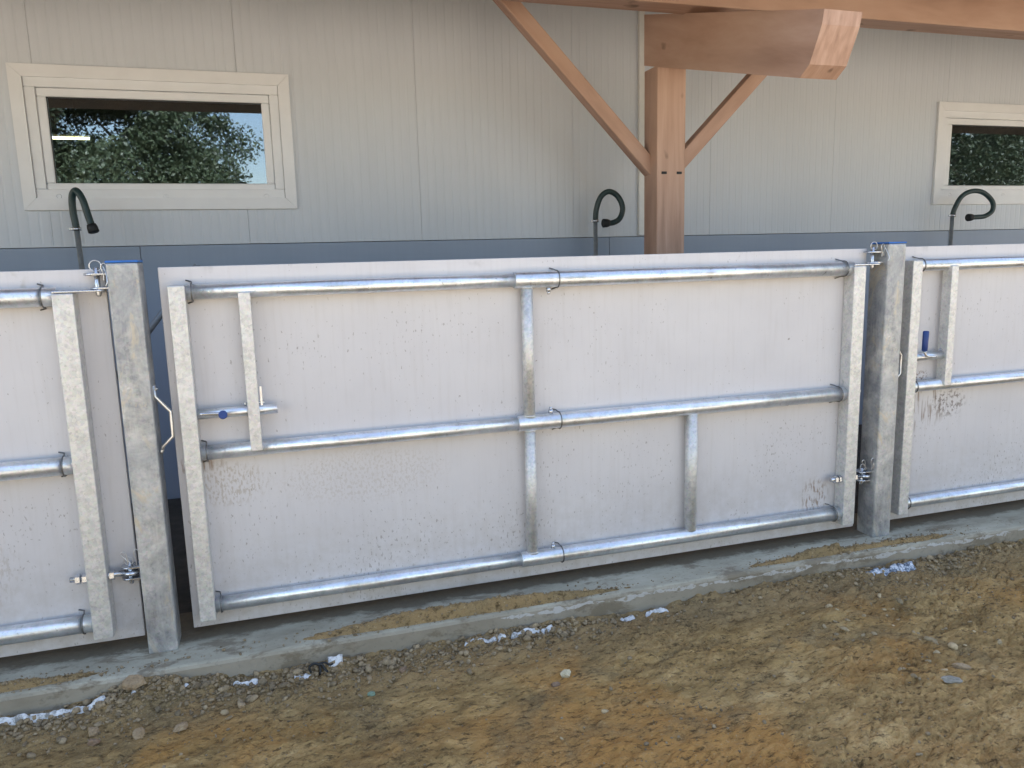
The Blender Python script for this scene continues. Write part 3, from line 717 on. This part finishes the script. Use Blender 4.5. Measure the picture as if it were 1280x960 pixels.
# crumbs on the kerb top
n_ = 4200; x = rng.uniform(-1.2, 3.9, n_); y = 2.64+rng.normal(0, .03, n_); k = (y > 2.60) & (y < 2.76) & (rng.uniform(0, 1, n_) < np.clip(vn(x*1.1+4.3, x*0+.5, 92)*1.9-.25, .05, 1)); x, y = x[k], y[k]
s = np.clip(rng.lognormal(math.log(.0034), .45, len(x)), .0016, .009)
zt = np.maximum(.176, np.where(y < 2.70, spill(x, y), .176))
scatter('crumbs', np.stack([x, y, zt+s*.3], -1), s, M['gravel'])
def rock(label, x, y, r, m, seed, sq=(1, .8, .6), z=None, rot=0.):
    V, F = rock_verts(seed, 4); bm = B()
    vs_ = [bm.verts.new((a*r*sq[0], b_*r*sq[1], c_*r*sq[2])) for a, b_, c_ in V]
    for f in F: bm.faces.new([vs_[i] for i in f])
    o = obj('rock', bm, M[m], None, (x, y, (float(gh(np.array(x), np.array(y))) if z is None else z)+r*sq[2]*.45)); o.rotation_euler.z = rot
    tag(o, label, 'rock', 'loose rocks on the soil')
rock('pale cream rock alone on the ochre soil in the middle', .86, 2.256, .021, 'pale_rock', 101, (1, .8, .75))
rock('reddish brown rock half buried beside the pale cream rock', .806, 2.222, .018, 'red_rock', 102)
rock('largest tan rock, on the earth heap at the foot of the left post', -.525, 2.57, .040, 'tan_rock', 103, (1, .7, .7), rot=.4)
rock('angular tan rock in the gravel right of the two round rocks', -.375, 2.362, .024, 'tan_rock', 104, (1, .8, .7), rot=.8)
rock('rounded tan rock below the largest rock, in the soil', -.490, 2.36, .020, 'tan_rock', 105, (1, .95, .85))
rock('upper of the two brown rocks at the lower left', -.628, 2.425, .020, 'tan_rock', 106, (1, .9, .8))
rock('lower of the two brown rocks at the lower left', -.616, 2.372, .017, 'red_rock', 107, (1, .9, .8))
rock('greenish flat stone just below the dark scrap', .21, 2.36, .015, 'green_rock', 108, (1, .7, .6))
rock('small tan stone at the right edge of the lower left gravel', -.20, 2.42, .014, 'tan_rock', 109)
rock('brown rock inside the gravel heap under the middle gate', .335, 2.47, .016, 'red_rock', 110)
rock('grey slab of stone among the broken soil at the lower right', 2.02, 1.78, .034, 'grey_rock', 111, (1, .45, .35), rot=-.5)
rock('tan slab of stone beside the grey slab at the lower right', 2.13, 1.84, .030, 'tan_rock', 112, (1, .5, .4), rot=-.6)

# ================================================================== PLASTIC SCRAPS
def ribbon(name, x0, x1, yf, hf, m, seed, label, cat, ydrop=.012):
    bm = B(); rows = []; n_ = max(8, int((x1-x0)/.006)); r = random.Random(seed)
    for i in range(n_+1):
        x = x0+(x1-x0)*i/n_; y = yf(x)+.010*noise.noise(Vector((x*14, seed, 0))); zb_ = float(gh(np.array(x), np.array(y)))
        h = hf(x)+.005*noise.noise(Vector((x*40, seed, 3)))+.006*noise.noise(Vector((x*9, seed, 5)))
        row = []
        for j, t in enumerate((0, .3, .55, .8, 1.)):
            row.append(bm.verts.new((x+.003*noise.noise(Vector((x*50, t*3, seed))), y-.010+t*(ydrop+.014)+.006*noise.noise(Vector((x*35, t*4, seed))), zb_-.02+t*(h+.02)+.003*noise.noise(Vector((x*60, t*6, seed+2))))))
        rows.append(row)
    for a, b_ in zip(rows, rows[1:]):
        for j in range(4): bm.faces.new((a[j], b_[j], b_[j+1], a[j+1])).smooth = True
    o = obj(name, bm, M[m]); md = o.modifiers.new('thick', 'SOLIDIFY'); md.thickness = .0012
    tag(o, label, cat); return o
segs = [(-1.3, -.60, .028), (-.548, -.50, .014), (-.455, -.415, .022), (-.39, -.352, .018), (-.328, -.30, .012), (-.24, -.135, .018), (-.01, .03, .010), (.56, .745, .016), (.74, .93, .022), (1.0, 1.04, .012), (1.08, 1.10, .01), (1.19, 1.27, .016), (1.30, 1.42, .018), (1.55, 1.58, .010)]
def hmem(x):
    h = -.022
    x = x+.0
    for a, b_, v in segs:
        e = max(0., min(1., (x-a)/.015, (b_-x)/.015)); h = max(h, -.022+e*(v*.72+.022))
    return h
ribbon('plastic_membrane', -1.3, 1.7, lambda x: 2.535, hmem, 'sheet', 4, 'white plastic sheet edge showing through the soil in pieces along the kerb', 'plastic sheet')
ribbon('foil_scrap', 2.36, 2.60, lambda x: 2.505-.03*(x-2.36), lambda x: .020+.10*max(0, x-2.5), 'foil', 9, 'blue white crumpled foil strip lying on the soil below the right post', 'foil scrap', .03)
ribbon('plastic_scrap', .085, .135, lambda x: 2.548, lambda x: .026, 'sheet', 12, 'small white plastic scrap sticking up right of the black scrap', 'plastic scrap', .012)
ribbon('plastic_scrap', -.03, .025, lambda x: 2.505, lambda x: .012, 'sheet', 13, 'flat white plastic scrap left of the black scrap', 'plastic scrap', .03)
bm = B(); zc = float(gh(np.array(.045), np.array(2.54)))
tube(bm, smooth_pts([(-.02, 0, -.012), (-.024, .002, .006), (-.012, .004, .016), (.006, .004, .012), (.012, .0, -.004), (.010, -.008, -.022)], 5), [.0035]*26 if False else .0042, 8)
tube(bm, smooth_pts([(.004, .003, .012), (.018, .004, .008), (.026, .0, -.006), (.036, -.008, -.02)], 5), .005, 8)
tube(bm, smooth_pts([(.0, .003, .012), (.028, .006, .014), (.044, .0, .004), (.055, -.004, .010)], 5), .0035, 8)
tag(obj('black_scrap', bm, M['nozzle'], None, (.045, 2.535, zc+.012)), 'torn black plastic scrap by the kerb foot below the middle gate', 'plastic scrap')

# ================================================================== TREES (behind the photographer, mirrored in the panes)
def tree(label, x, y, h, cr, seed):
    r = random.Random(seed); g_ = np.random.default_rng(seed)
    t = thing('broadleaf_tree', label, 'tree', (x, y, .05), 'trees across from the barn')
    bm = B(); tube(bm, smooth_pts([(0, 0, -.3), (.1, 0, h*.2), (-.1, .1, h*.45), (.05, 0, h*.8)], 5), [max(.04, .26*(1-i/16)) for i in range(16)], 10)
    for k_ in range(7):
        a = r.random()*6.28; z0 = h*r.uniform(.22, .6); e = Vector((math.cos(a)*cr*.6, math.sin(a)*cr*.6, z0+h*r.uniform(.1, .3)))
        tube(bm, smooth_pts([(0, 0, z0), tuple(Vector((0, 0, z0)).lerp(e, .5)+Vector((0, 0, .15))), tuple(e)], 4), [.09-.008*i for i in range(9)], 6)
    obj('trunk', bm, M['bark'], t)
    cl = []
    for _ in range(95):
        a = r.random()*6.28; q = r.random()**.5; zz = r.uniform(.18, 1.); rad = cr*(1-abs(zz-.5)**2*2.0)
        cl.append((math.cos(a)*q*rad, math.sin(a)*q*rad, h*zz, r.uniform(.6, 1.)*cr*.36))
    nl = 90000; ci = g_.integers(0, len(cl), nl); cc = np.array(cl)[ci]
    d = g_.normal(size=(nl, 3)); d /= np.linalg.norm(d, axis=1)[:, None]; rr = cc[:, 3]*g_.uniform(.25, 1.05, nl)
    P0 = cc[:, :3]+d*rr[:, None]*np.array([1, 1, .75])
    a = g_.normal(size=(nl, 3)); a /= np.linalg.norm(a, axis=1)[:, None]; b_ = np.cross(a, g_.normal(size=(nl, 3))); b_ /= np.linalg.norm(b_, axis=1)[:, None]
    s = g_.uniform(.035, .075, nl)[:, None]
    V = np.stack([P0-a*s, P0+b_*s*.5, P0+a*s, P0-b_*s*.5], 1).reshape(-1, 3)
    me = bpy.data.meshes.new('crown'); me.vertices.add(len(V)); me.vertices.foreach_set('co', V.astype(np.float32).ravel())
    me.loops.add(nl*4); me.loops.foreach_set('vertex_index', np.arange(nl*4, dtype=np.int32)); me.polygons.add(nl)
    me.polygons.foreach_set('loop_start', np.arange(0, nl*4, 4, dtype=np.int32)); me.update(calc_edges=True); me.materials.append(M['leaf'])
    o = bpy.data.objects.new('crown', me); C.objects.link(o); o.parent = t
tree('broad tree mirrored at the left of the left window', -4.9, -12.5, 9.5, 3.5, 1)
tree('round crowned tree mirrored in the middle of the left window', -2.7, -13.8, 8.5, 2.5, 2)
tree('lower tree mirrored at the right edge of the left window', 1.5, -16, 4.4, 1.8, 3)
tree('tall dense tree mirrored in the right window', 20.0, -12.5, 10, 4.2, 4)
tree('wide tree mirrored at the right of the right window', 25.5, -13.5, 9, 3.8, 5)
